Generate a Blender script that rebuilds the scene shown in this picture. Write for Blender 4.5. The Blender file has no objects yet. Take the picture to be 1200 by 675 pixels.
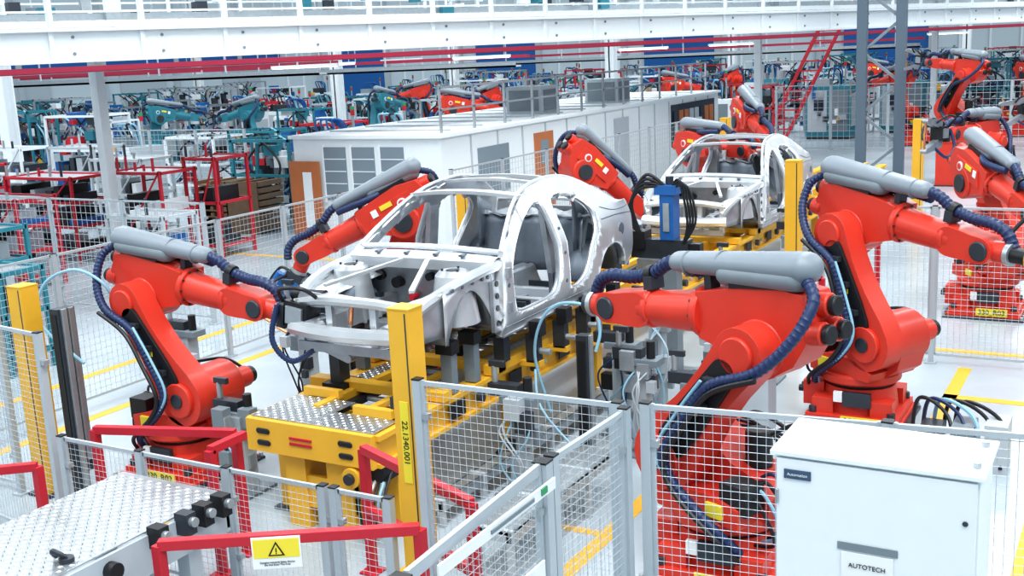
import bpy, bmesh, math, random
from mathutils import Vector, Matrix
random.seed(4)
D2R=math.pi/180
# ---------------------------------------------------------------- camera
H=4.1; F=1300.0; SP=0.208; CP=math.sqrt(1-SP*SP); RS=0.049; RC=math.sqrt(1-RS*RS)
R0=Vector((.866,.5,0)).normalized(); Hf=Vector((-.5,.866,0)).normalized()
Fw=Hf*CP+Vector((0,0,-SP)); U0=Hf*SP+Vector((0,0,CP))
CR=R0*RC-U0*RS; CU=R0*RS+U0*RC
cam=bpy.data.cameras.new('camera'); co=bpy.data.objects.new('camera',cam)
bpy.context.collection.objects.link(co)
m=Matrix((( CR.x,CU.x,-Fw.x,0),(CR.y,CU.y,-Fw.y,0),(CR.z,CU.z,-Fw.z,H),(0,0,0,1)))
co.matrix_world=m; cam.sensor_width=36; cam.lens=F/1200*36; cam.clip_end=400; cam.clip_start=.05
bpy.context.scene.camera=co
# ---------------------------------------------------------------- materials
MATS={}
def mat(name,col,rough=.5,metal=0,noise=0,nscale=8,spec=.5,emit=0,bump=0,coat=0):
    if name in MATS: return MATS[name]
    mt=bpy.data.materials.new(name); mt.use_nodes=True
    nt=mt.node_tree; b=nt.nodes['Principled BSDF']
    b.inputs['Base Color'].default_value=(*col,1); b.inputs['Roughness'].default_value=rough
    b.inputs['Metallic'].default_value=metal; b.inputs['Specular IOR Level'].default_value=spec
    if coat: b.inputs['Coat Weight'].default_value=coat; b.inputs['Coat Roughness'].default_value=.2
    if emit:
        b.inputs['Emission Color'].default_value=(*col,1); b.inputs['Emission Strength'].default_value=emit
    if noise or bump:
        tc=nt.nodes.new('ShaderNodeTexCoord'); n=nt.nodes.new('ShaderNodeTexNoise')
        n.inputs['Scale'].default_value=nscale; n.inputs['Detail'].default_value=5
        nt.links.new(tc.outputs['Object'],n.inputs['Vector'])
        if noise:
            mx=nt.nodes.new('ShaderNodeMix'); mx.data_type='RGBA'
            mx.inputs[6].default_value=(*[c*(1-noise) for c in col],1)
            mx.inputs[7].default_value=(*[min(1,c*(1+noise*.6)) for c in col],1)
            nt.links.new(n.outputs['Fac'],mx.inputs[0]); nt.links.new(mx.outputs[2],b.inputs['Base Color'])
            mr=nt.nodes.new('ShaderNodeMapRange')
            mr.inputs['To Min'].default_value=max(.03,rough-.12); mr.inputs['To Max'].default_value=min(1,rough+.12)
            nt.links.new(n.outputs['Fac'],mr.inputs['Value']); nt.links.new(mr.outputs['Result'],b.inputs['Roughness'])
        if bump:
            bp=nt.nodes.new('ShaderNodeBump'); bp.inputs['Strength'].default_value=bump; bp.inputs['Distance'].default_value=.01
            nt.links.new(n.outputs['Fac'],bp.inputs['Height']); nt.links.new(bp.outputs['Normal'],b.inputs['Normal'])
    MATS[name]=mt; return mt
RED=mat('robot_red_paint',(.64,.048,.027),.44,noise=.14,nscale=5,coat=.15,spec=.45)
RED2=mat('guard_red_paint',(.50,.018,.035),.45,noise=.1)
GREY=mat('dress_pack_grey',(.22,.26,.30),.42,noise=.1)
NAVY=mat('hose_navy',(.014,.032,.10),.42)
BLK=mat('black_plastic',(.012,.013,.016),.45)
DK=mat('dark_steel',(.06,.07,.085),.4,.5,noise=.2)
YEL=mat('yellow_paint',(.78,.44,.04),.45,noise=.14,nscale=4)
YELB=mat('label_yellow',(.80,.66,.05),.5)
WHT=mat('white_paint',(.74,.79,.82),.42,noise=.04)
LG=mat('light_grey_paint',(.44,.49,.53),.45,noise=.08)
MG=mat('mid_grey_paint',(.19,.23,.26),.45,noise=.12)
STL=mat('galvanised_steel',(.46,.50,.53),.38,.7,noise=.18,nscale=12)
FEN=mat('fence_steel',(.48,.53,.57),.42,.3,noise=.05)
ALU=mat('aluminium_panel',(.68,.71,.74),.40,.78,noise=.25,nscale=2.5)
ALU2=mat('aluminium_casting',(.44,.47,.51),.44,.75,noise=.35,nscale=7)
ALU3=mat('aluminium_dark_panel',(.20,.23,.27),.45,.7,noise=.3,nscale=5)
TRD=mat('treadplate',(.46,.49,.52),.34,.8,noise=.2,nscale=6)
BLU=mat('blue_paint',(.015,.12,.36),.42,noise=.1)
TEAL=mat('teal_paint',(.03,.20,.26),.45,noise=.15)
CYN=mat('hose_cyan',(.26,.48,.62),.4)
COP=mat('copper',(.7,.33,.18),.35,.9)
WOOD=mat('plywood',(.20,.13,.08),.65,noise=.35,nscale=6)
ORW=mat('orange_wood',(.46,.16,.06),.55,noise=.2,nscale=3)
SCR=mat('screen_dark',(.02,.03,.05),.15)
GRN=mat('green_paint',(.03,.28,.12),.45)
PIP=mat('red_pipe_paint',(.34,.025,.06),.4)
PAPER=mat('paper',(.78,.80,.81),.6)
LAMP=mat('lamp_diffuser',(1,1,1),.5,emit=3)
# ---------------------------------------------------------------- mesh builder
class M:
    def __init__(s): s.v=[];s.f=[];s.m=[];s.mats=[];s.T=Matrix.Identity(4)
    def mi(s,mt):
        if mt not in s.mats: s.mats.append(mt)
        return s.mats.index(mt)
    def add(s,vs,fs,mt):
        o=len(s.v); T=s.T
        s.v+= [tuple(T@Vector(p)) for p in vs]
        i=s.mi(mt)
        for f in fs: s.f.append([o+k for k in f]); s.m.append(i)
    def box(s,c,d,mt,rot=None):
        x,y,z=d[0]/2,d[1]/2,d[2]/2
        vs=[Vector(p) for p in [(-x,-y,-z),(x,-y,-z),(x,y,-z),(-x,y,-z),(-x,-y,z),(x,-y,z),(x,y,z),(-x,y,z)]]
        if rot is not None: vs=[rot@p for p in vs]
        c=Vector(c)
        s.add([p+c for p in vs],[(0,3,2,1),(4,5,6,7),(0,1,5,4),(1,2,6,5),(2,3,7,6),(3,0,4,7)],mt)
    def b2(s,a,b,mt):
        s.box([(a[i]+b[i])/2 for i in range(3)],[abs(b[i]-a[i]) for i in range(3)],mt)
    def beam(s,p0,p1,w,h,mt,up=(0,0,1)):
        p0=Vector(p0);p1=Vector(p1);d=p1-p0
        if d.length<1e-6:return
        x=d.normalized();u=Vector(up)
        if abs(x.dot(u))>.99:u=Vector((0,1,0))
        y=u.cross(x).normalized();z=x.cross(y)
        r=Matrix((x,y,z)).transposed()
        s.box((p0+p1)/2,(d.length,w,h),mt,r)
    def wire(s,p0,p1,w,mt):
        p0=Vector(p0);p1=Vector(p1);x=(p1-p0).normalized();u=Vector((0,0,1)) if abs(x.z)<.9 else Vector((1,0,0))
        y=u.cross(x).normalized()*w/2;z=x.cross(y).normalized()*w/2
        vs=[]
        for p in(p0,p1): vs+=[p+y,p+z,p-y,p-z]
        s.add(vs,[(0,1,5,4),(1,2,6,5),(2,3,7,6),(3,0,4,7)],mt)
    def rings(s,cs,rs,ax,mt,n=20,cap=True):
        vs=[];fs=[]
        for k,(c,r) in enumerate(zip(cs,rs)):
            u,v=ax[k] if isinstance(ax,list) else ax
            for i in range(n):
                a=2*math.pi*i/n; vs.append(Vector(c)+u*(r*math.cos(a))+v*(r*math.sin(a)))
        for k in range(len(cs)-1):
            for i in range(n):
                j=(i+1)%n; fs.append((k*n+i,k*n+j,(k+1)*n+j,(k+1)*n+i))
        if cap: fs.append(tuple(range(n-1,-1,-1))); fs.append(tuple(range((len(cs)-1)*n,len(cs)*n)))
        s.add(vs,fs,mt)
    def cyl(s,p0,p1,r,mt,r1=None,n=20,ch=0):
        p0=Vector(p0);p1=Vector(p1);x=(p1-p0).normalized();L=(p1-p0).length
        u=Vector((0,0,1)) if abs(x.z)<.9 else Vector((1,0,0))
        u=(u-x*u.dot(x)).normalized();v=x.cross(u)
        if r1 is None:r1=r
        if ch: s.rings([p0,p0+x*ch,p1-x*ch,p1],[r-ch,r,r1,r1-ch],(u,v),mt,n)
        else: s.rings([p0,p1],[r,r1],(u,v),mt,n)
    def capsule(s,p0,p1,r,mt,r1=None,n=16,sy=1.0):
        p0=Vector(p0);p1=Vector(p1);x=(p1-p0).normalized()
        u=Vector((0,0,1)) if abs(x.z)<.9 else Vector((1,0,0))
        u=(u-x*u.dot(x)).normalized();v=x.cross(u)*sy
        if r1 is None:r1=r
        cs=[];rs=[]
        for k in range(6):
            a=math.pi/2*(1-k/5); cs.append(p0-x*(r*math.sin(a)));rs.append(max(.004,r*math.cos(a)))
        for k in range(6):
            a=math.pi/2*k/5; cs.append(p1+x*(r1*math.sin(a)));rs.append(max(.004,r1*math.cos(a)))
        s.rings(cs,rs,(u,v),mt,n)
    def prism(s,poly,y0,y1,mt):
        n=len(poly);vs=[(p[0],y0,p[1]) for p in poly]+[(p[0],y1,p[1]) for p in poly]
        fs=[tuple(range(n)),tuple(range(2*n-1,n-1,-1))]
        for i in range(n):
            j=(i+1)%n; fs.append((i,i+n,j+n,j))
        s.add(vs,fs,mt)
    def link(s,p0,p1,ws,y0,y1,mt):
        p0=Vector((p0[0],p0[1]));p1=Vector((p1[0],p1[1]));d=(p1-p0).normalized();n=Vector((-d.y,d.x))
        L=(p1-p0).length;pts=[];k=len(ws)
        for i in range(k): pts.append(p0+d*(L*i/(k-1))+n*ws[i])
        for i in range(1,9):
            a=math.pi/2-math.pi*i/9; pts.append(p1+d*(ws[-1]*math.cos(a))+n*(ws[-1]*math.sin(a)))
        for i in range(k-1,-1,-1): pts.append(p0+d*(L*i/(k-1))-n*ws[i])
        for i in range(1,9):
            a=-math.pi/2-math.pi*i/9; pts.append(p0+d*(ws[0]*math.cos(a))+n*(ws[0]*math.sin(a)))
        s.prism([(p.x,p.y) for p in pts],y0,y1,mt)
    def tube(s,pts,r,mt,n=8,corr=0,smooth=True):
        pts=[Vector(p) for p in pts]
        if smooth and len(pts)>2: pts=crom(pts,False,8)
        if corr:
            L=[0]
            for a,b in zip(pts,pts[1:]): L.append(L[-1]+(b-a).length)
            N=max(4,int(L[-1]/corr));q=[];j=0
            for i in range(N+1):
                t=L[-1]*i/N
                while j<len(L)-2 and L[j+1]<t:j+=1
                f=(t-L[j])/max(1e-9,L[j+1]-L[j]); q.append(pts[j].lerp(pts[j+1],min(1,f)))
            pts=q
        fr=[];u=None
        for i,p in enumerate(pts):
            t=(pts[min(i+1,len(pts)-1)]-pts[max(i-1,0)]).normalized()
            if u is None:
                u=Vector((0,0,1)) if abs(t.z)<.9 else Vector((1,0,0))
            u=(u-t*u.dot(t)).normalized(); fr.append((u.copy(),t.cross(u)))
        rs=[r*(1.0 if (not corr or i%2) else .84) for i in range(len(pts))]
        s.rings(pts,rs,fr,mt,n)
    def grid(s,fn,nu,nv,mt):
        vs=[fn(i/nu,j/nv) for i in range(nu+1) for j in range(nv+1)]
        fs=[(i*(nv+1)+j,(i+1)*(nv+1)+j,(i+1)*(nv+1)+j+1,i*(nv+1)+j+1) for i in range(nu) for j in range(nv)]
        s.add(vs,fs,mt)
    def tread(s,x0,x1,y0,y1,z,mt,p=.05):
        s.b2((x0,y0,z-.01),(x1,y1,z),mt)
        vs=[];fs=[];nx=int((x1-x0)/p);ny=int((y1-y0)/p)
        for i in range(nx):
            for j in range(ny):
                cx=x0+(i+.5)*p;cy=y0+(j+.5)*p;a=.785 if (i+j)%2 else -.785
                dx,dy=math.cos(a),math.sin(a);l=p*.46;w=p*.17;o=len(vs)
                vs+=[(cx+dx*l,cy+dy*l,z),(cx-dy*w,cy+dx*w,z),(cx-dx*l,cy-dy*l,z),(cx+dy*w,cy-dx*w,z),(cx,cy,z+.009)]
                fs+=[(o,o+1,o+4),(o+1,o+2,o+4),(o+2,o+3,o+4),(o+3,o,o+4)]
        s.add(vs,fs,mt)
    def mesh(s,name):
        me=bpy.data.meshes.new(name); me.from_pydata(s.v,[],s.f)
        for mt in s.mats: me.materials.append(mt)
        me.polygons.foreach_set('material_index',s.m)
        me.polygons.foreach_set('use_smooth',[True]*len(s.f))
        me.update(); me.set_sharp_from_angle(angle=35*D2R)
        return me
    def obj(s,name,parent=None,bevel=0,loc=None,rotz=0):
        o=bpy.data.objects.new(name,s.mesh(name)); bpy.context.collection.objects.link(o)
        if parent: o.parent=parent
        if loc is not None: o.location=loc
        o.rotation_euler[2]=rotz
        if bevel:
            b=o.modifiers.new('bevel','BEVEL');b.width=bevel;b.segments=2;b.limit_method='ANGLE';b.angle_limit=40*D2R
            b.harden_normals=True
        return o
def crom(P,closed,n):
    out=[];N=len(P)
    rng=range(N) if closed else range(N-1)
    for i in rng:
        if closed: a,b,c,d=P[(i-1)%N],P[i],P[(i+1)%N],P[(i+2)%N]
        else: a,b,c,d=P[max(i-1,0)],P[i],P[i+1],P[min(i+2,N-1)]
        for k in range(n):
            t=k/n
            out.append(.5*((2*b)+(c-a)*t+(2*a-5*b+4*c-d)*t*t+(3*b-a-3*c+d)*t**3))
    if not closed: out.append(P[-1].copy())
    return out
def empty(name,loc=(0,0,0),rotz=0):
    e=bpy.data.objects.new(name,None); e.location=loc; e.rotation_euler[2]=rotz; e.empty_display_size=.2
    bpy.context.collection.objects.link(e); return e
def text(parent,name,body,size,loc,rot,mt,align='CENTER'):
    c=bpy.data.curves.new(name,'FONT'); c.body=body;c.size=size;c.align_x=align;c.align_y='CENTER';c.extrude=.001
    c.materials.append(mt); o=bpy.data.objects.new(name,c); bpy.context.collection.objects.link(o)
    o.parent=parent;o.location=loc;o.rotation_euler=rot;return o
# ---------------------------------------------------------------- robot
def robot(name,x,y,z0,s,yaw,q2,q3,q5=0,tool='gun',sd=1,label=None,gunc=None,detail=True):
    root=empty(name,(x,y,0))
    g=M(); Tz=Matrix.Translation((0,0,z0))@Matrix.Scale(s,4)
    if z0>.02:
        g.b2((-.55,-.55,0),(.55,.55,.03),DK); g.b2((-.5,-.5,.03),(.5,.5,z0),RED)
        if z0>.15: g.b2((-.52,-.52,z0-.03),(.52,.52,z0),RED)
        for a in(-1,1):
            for b in(-1,1): g.cyl((a*.52,b*.52,.03),(a*.52,b*.52,.07),.022,STL,n=8)
    g.T=Tz
    g.b2((-.42,-.42,0),(.42,.42,.06),RED)
    for a in(-1,1):
        for b in(-1,1): g.cyl((a*.36,b*.36,.06),(a*.36,b*.36,.12),.04,DK,n=8); g.box((a*.27,b*.27,.13),(.2,.2,.16),RED)
    g.cyl((0,0,.05),(0,0,.3),.36,RED,r1=.33,n=28)
    g.box((-.4,0,.19),(.2,.36,.24),RED); g.box((0,.4,.19),(.3,.16,.2),RED)
    g.box((.05,-.37,.22),(.26,.05,.14),DK); g.box((-.12,-.385,.24),(.08,.04,.1),PAPER)
    for k in range(3): g.cyl((-.5,-.1+.1*k,.2),(-.56,-.1+.1*k,.2),.035,BLK,n=10)
    g.T=Tz@Matrix.Rotation(yaw,4,'Z')@Matrix.Diagonal((1,sd,1,1))
    g.cyl((0,0,.30),(0,0,.34),.31,BLK,n=28)
    g.cyl((0,0,.34),(0,0,.44),.38,RED,n=28,ch=.02)
    g.prism([(-.4,.42),(-.44,.6),(-.3,.72),(-.1,.78),(.1,.95),(.32,1.02),(.5,.94),(.57,.76),(.5,.52),(.36,.42)],-.25,.09,RED)
    g.prism([(-.34,.42),(-.34,.56),(-.1,.62),(.2,.6),(.4,.5),(.36,.42)],-.32,.32,RED)
    sh=Vector((.32,0,.78))
    g.cyl(sh+Vector((0,-.30,0)),sh+Vector((0,.12,0)),.25,RED,n=28,ch=.02)
    g.cyl(sh+Vector((0,-.33,0)),sh+Vector((0,-.30,0)),.16,DK,n=20)
    g.cyl(sh+Vector((.02,-.56,0)),sh+Vector((.02,-.3,0)),.105,RED,n=16,ch=.015)
    g.cyl(sh+Vector((.02,-.62,0)),sh+Vector((.02,-.56,0)),.085,BLK,n=16)
    g.cyl((-.2,-.1,.7),(-.2,-.1,1.0),.095,BLK,n=16,ch=.015); g.cyl((-.2,-.1,.62),(-.2,-.1,.74),.12,RED,n=16)
    g.box((-.28,.2,.62),(.22,.2,.2),BLK); g.box((-.15,.33,.52),(.14,.03,.1),YELB); g.box((.1,-.325,.52),(.14,.02,.08),YELB)
    for k in range(10):
        a=k*math.pi/5; g.cyl(sh+Vector((.19*math.cos(a),-.315,.19*math.sin(a))),sh+Vector((.19*math.cos(a),-.3,.19*math.sin(a))),.014,DK,n=6)
    el=sh+Vector((1.075*math.sin(q2),0,1.075*math.cos(q2)))
    g.link((sh.x,sh.z),(el.x,el.z),[.26,.25,.215,.185,.17,.165,.175,.19],.10,.32,RED)
    d=(el-sh).normalized();nrm=Vector((-d.z,0,d.x))
    a=sh+d*.2;b=el-d*.16
    g.link((a.x,a.z),(b.x,b.z),[.125,.13,.12,.11,.10],.30,.35,BLK)
    g.cyl(sh+Vector((0,.31,0)),sh+Vector((0,.36,0)),.17,RED,n=24,ch=.01)
    g.cyl(el+Vector((0,.31,0)),el+Vector((0,.35,0)),.13,RED,n=24,ch=.01)
    g.cyl(sh+Vector((0,.36,0)),sh+Vector((0,.375,0)),.07,DK,n=20)
    for t in(.3,.55,.78): g.box(sh+d*(1.075*t)+Vector((0,.37,0)),(.16,.05,.05),DK)
    g.box(sh+d*.52+Vector((0,.352,0)),(.07,.006,.05),YELB)
    TT=g.T
    g.T=TT@Matrix.Translation(el)@Matrix.Rotation(-q3,4,'Y')
    g.cyl((0,-.25,0),(0,.1,0),.21,RED,n=28,ch=.02)
    g.prism([(-.36,.04),(-.42,.2),(-.36,.37),(-.1,.42),(.25,.39),(.5,.36),(.5,.04),(.3,-.03),(.1,-.16),(-.1,-.18),(-.26,-.1)],-.22,.09,RED)
    g.prism([(-.24,.08),(-.24,.3),(.3,.3),(.4,.1)],-.24,-.21,RED)
    g.cyl((.0,-.28,.0),(.0,-.25,.0),.12,DK,n=20)
    g.cyl((-.1,-.255,.2),(-.1,-.235,.2),.062,WHT,n=20); g.cyl((-.1,-.262,.2),(-.1,-.254,.2),.042,RED,n=16)
    for (yy,zz) in((-.14,.12),(.03,.12),(-.06,.29)):
        g.cyl((-.48,yy,zz),(-.36,yy,zz),.08,RED,n=16,ch=.01); g.cyl((-.53,yy,zz),(-.48,yy,zz),.066,BLK,n=16,ch=.01)
    g.cyl((.48,-.04,.2),(.54,-.04,.2),.185,RED,n=24,ch=.01)
    for k in range(10):
        a=k*math.pi/5; g.cyl((.54,-.04+.165*math.cos(a),.2+.165*math.sin(a)),(.553,-.04+.165*math.cos(a),.2+.165*math.sin(a)),.012,DK,n=6)
    g.cyl((.52,-.04,.2),(1.08,-.04,.2),.155,RED,r1=.125,n=24)
    g.cyl((.98,-.04,.2),(1.03,-.04,.2),.145,RED,n=24,ch=.01)
    g.link((1.08,.2),(1.39,.2),[.13,.125,.115,.115],-.16,.08,RED)
    g.cyl((1.39,-.18,.2),(1.39,.1,.2),.085,DK,n=20,ch=.01)
    g.box((.1,-.245,.26),(.16,.01,.06),YELB); g.box((.27,-.245,.24),(.08,.01,.09),PAPER)
    g.capsule((-.34,.0,.53),(.70,-.02,.55),.108,GREY,r1=.075,n=20,sy=1.25)
    g.capsule((-.30,.02,.46),(.25,.0,.48),.085,MG,n=16,sy=1.4)
    for xx in(.30,.60): g.cyl((xx,-.005,.54),(xx+.018,-.005,.54),.108-.03*max(0,xx),MG,n=20)
    g.b2((-.2,-.13,.40),(.2,.1,.46),BLK); g.box((.45,-.04,.42),(.06,.1,.14),DK)
    g.tube([(.70,-.02,.55),(.84,-.04,.53),(1.0,-.05,.45),(1.2,-.05,.42),(1.40,-.04,.43),(1.54,-.05,.38),(1.62,-.06,.26)],.054,NAVY,n=10,corr=.022)
    g.tube([(.15,-.1,.43),(.3,-.17,.43),(.5,-.17,.45),(.72,-.1,.47)],.045,NAVY,n=10,corr=.022)
    g.box((1.0,-.05,.39),(.08,.14,.1),DK)
    g.cyl((.98,-.05,.45),(1.04,-.05,.44),.07,BLK,n=14)
    U=g.T; inv=TT.inverted()
    p=lambda a:(inv@U@Vector(a))
    hp=[p((-.38,.05,.46)),p((-.48,.14,.34)),p((-.40,.28,.12)),p((-.18,.38,-.08)),sh+d*.8+Vector((0,.40,0)),sh+d*.45+Vector((0,.41,0)),sh+d*.12+Vector((0,.42,0))+nrm*.04,sh+Vector((-.22,.42,-.14)),Vector((-.2,.38,.4)),Vector((-.3,.25,.22))]
    g.T=U@Matrix.Translation((1.39,-.04,.2))@Matrix.Rotation(-q5,4,'Y')
    g.cyl((.0,0,0),(.2,0,0),.092,RED,n=20,ch=.01); g.cyl((.2,0,0),(.245,0,0),.10,STL,n=20)
    if tool=='gun':
        c=gunc or BLK
        g.box((.30,0,0),(.1,.2,.22),DK)
        g.box((.46,0,.04),(.26,.2,.24),c); g.box((.46,.11,.04),(.18,.03,.16),STL)
        g.link((.52,.2),(1.0,.26),[.07,.065,.05,.04],-.05,.05,ALU2)
        g.link((.50,-.12),(1.02,-.24),[.08,.07,.05,.04],-.05,.05,ALU2)
        g.cyl((1.0,0,.26),(1.0,0,.06),.022,COP,n=10); g.cyl((1.02,0,-.24),(1.02,0,-.04),.022,COP,n=10)
        g.cyl((.36,0,.2),(.72,0,.26),.05,c,n=14)
        g.tube([(.32,.1,.15),(.4,.24,.3),(.62,.2,.34),(.7,.05,.22)],.02,BLK,n=6)
        g.tube([(.32,-.1,.1),(.45,-.26,.16),(.66,-.2,-.05),(.6,-.06,-.14)],.02,BLK,n=6)
        g.tube([(.26,.1,.1),(.3,.2,-.2),(.5,.16,-.36),(.7,.04,-.2)],.028,NAVY,n=8,corr=.014)
    elif tool=='grip':
        g.cyl((.24,0,0),(.4,0,0),.07,BLK,n=16); g.cyl((.4,0,0),(.46,0,0),.1,YEL,n=16)
        g.cyl((.46,0,0),(1.3,0,0),.06,YEL,n=16)
        for t in(.8,1.05,1.28): g.box((t,0,0),(.07,.5,.07),YEL); g.cyl((t,.24,-.16),(t,.24,.05),.04,BLK,n=10); g.cyl((t,-.24,-.16),(t,-.24,.05),.04,BLK,n=10)
        g.tube([(.1,-.1,.1),(.2,-.25,.3),(.36,-.22,.32),(.5,-.1,.12)],.02,BLK,n=6)
    else:
        g.cyl((.245,0,0),(.3,0,0),.085,DK,n=16)
    g.T=TT
    g.tube(hp,.042,NAVY,n=10,corr=.02)
    g.tube([h+Vector((0,.05,0))+nrm*.05 for h in hp[3:]],.020,BLK,n=6)
    g.tube([h+Vector((0,.02,0))-nrm*.06 for h in hp[4:]],.014,CYN if detail else BLK,n=6)
    for k in range(4):
        g.tube([(-.3,.1-.06*k,.24),(-.52,.16-.08*k,.34+.04*k),(-.42,.2-.06*k,.6+.05*k),(-.25,.16-.05*k,.66)],.014,[BLK,CYN,BLK,NAVY][k],n=6)
    g.tube([(-.25,-.1,.95),(-.42,-.2,1.05),(-.3,-.4,.9),(.1,-.5,.95),(.3,-.56,.85)],.016,BLK,n=6)
    for k in range(3): g.tube([(-.1,-.26,.62),(-.2-.04*k,-.38,.72+.05*k),(-.05,-.42-.02*k,.85),(.2,-.36,.95-.04*k),(.34,-.33,.84)],.012,[BLK,BLK,NAVY][k],n=6)
    g.obj('arm_assembly',root,bevel=.012 if detail else 0)
    if label:
        l=M(); l.box((0,0,0),(.42,.012,.11),YELB); zz=.11; yy=-.51; l.obj('label_plate',root,loc=(.12,yy,zz))
        text(root,'label_text',label,.1,(.12,yy-.01,zz),(math.pi/2,0,0),BLK)
    return root
RB=[ # x,y,z0,scale,yaw,q2,q3,q5,tool,side,label,gun colour
 (-8.5,7.8,.06,1.06,0,-.60,-.15,0,'gun',-1,'330_R02',BLK),
 (-8.5,11.9,.06,1.1,-2.827,-.393,-.45,-.6,'gun',-1,'330_R04',BLU),
 (-2.7,7.9,.06,1.12,2.80,-.66,-.09,0,'stub',1,'330_R01',BLK),
 (-2.55,11.9,.08,1.13,-.50,-.42,-.16,.1,'grip',-1,'330_R07',BLK),
 (-8.5,17.3,.06,1.1,.942,-.349,-.742,-.3,'gun',1,None,BLK),
 (-1.9,17.3,.06,1.12,-.942,-.654,-.305,0,'gun',1,'330_R03',BLK),
 (-8.5,21.4,.1,1.1,-.576,.567,-.044,-.5,'gun',1,None,BLK),
 (-8.5,25.6,.3,1.15,-.942,.48,-.305,-.4,'gun',1,None,BLK),
 (-2.3,22.6,.4,1.0,-1.833,.567,.044,0,'gun',1,None,BLK),
 (-4.4,32.1,1.2,1.05,2.461,-.654,.087,0,'gun',1,None,BLK),
]
for (x,y,z0,s,yw,q2,q3,q5,tool,sd,lab,gc) in RB:
    robot('industrial_robot',x,y,z0,s,yw,q2,q3,q5,tool,sd,lab,gc,detail=y<19)
# ---------------------------------------------------------------- car body
def hw(x,z):
    w=.92
    if z>.7: w-=.30*((z-.7)/.65)**1.15
    if z<.12: w-=.04*(1-z/.12)
    w+=.02*math.sin(max(0,min(1,(z-.1)/.6))*math.pi)
    if x>3.9: w-=.13*((x-3.9)/.7)**2
    if x<1.3: w-=.03*(1.3-x)
    return w
def bodyside(sgn):
    outer=[(1.22,0),(1.2,.2),(1.2,.4),(1.22,.62),(1.32,.79),(1.6,.99),(1.9,1.17),(2.2,1.29),(2.5,1.34),(2.85,1.355),(3.2,1.32),(3.5,1.23),(3.8,1.09),(4.05,.97),(4.3,.92),(4.52,.90),(4.6,.84),(4.63,.6),(4.6,.4),(4.5,.28),(4.3,.2),(4.14,.16)]
    arch=[(3.74+.38*math.cos(a*D2R),.10+.40*math.sin(a*D2R)) for a in range(10,181,10)]
    outer=[Vector(p) for p in outer]; 
    o=crom(outer,False,3)+[Vector(p) for p in arch]+[Vector((3.34,.02)),Vector((3.28,0))]
    fh=[(1.46,.24),(1.41,.45),(1.44,.68),(1.62,.85),(1.9,1.02),(2.2,1.14),(2.36,1.16),(2.44,1.09),(2.46,.85),(2.44,.45),(2.36,.24),(2.2,.18),(1.8,.17),(1.57,.18)]
    rh=[(2.65,.24),(2.62,.5),(2.62,.85),(2.62,1.09),(2.70,1.17),(2.9,1.18),(3.2,1.12),(3.42,.99),(3.48,.86),(3.41,.68),(3.27,.52),(3.17,.36),(3.06,.24),(2.9,.18),(2.74,.18)]
    bm=bmesh.new()
    for lp in (o,crom([Vector(p) for p in fh],True,5),crom([Vector(p) for p in rh],True,5)):
        vs=[bm.verts.new((p.x,0,p.y)) for p in lp]
        for a,b in zip(vs,vs[1:]+vs[:1]): bm.edges.new((a,b))
    bmesh.ops.triangle_fill(bm,use_beauty=True,use_dissolve=False,edges=bm.edges[:])
    for k in range(13,47):
        bmesh.ops.bisect_plane(bm,geom=bm.verts[:]+bm.edges[:]+bm.faces[:],plane_co=(k*.1,0,0),plane_no=(1,0,0))
    for k in range(1,14):
        bmesh.ops.bisect_plane(bm,geom=bm.verts[:]+bm.edges[:]+bm.faces[:],plane_co=(0,0,k*.1),plane_no=(0,0,1))
    for v in bm.verts: v.co.y=sgn*hw(v.co.x,v.co.z)
    bm.normal_update()
    for f in bm.faces:
        if f.normal.y*sgn<0: f.normal_flip()
    me=bpy.data.meshes.new('bodyside'); bm.to_mesh(me); bm.free(); me.materials.append(ALU)
    me.polygons.foreach_set('use_smooth',[True]*len(me.polygons)); return me,o,fh,rh
SIDES=[bodyside(1),bodyside(-1)]
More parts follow.
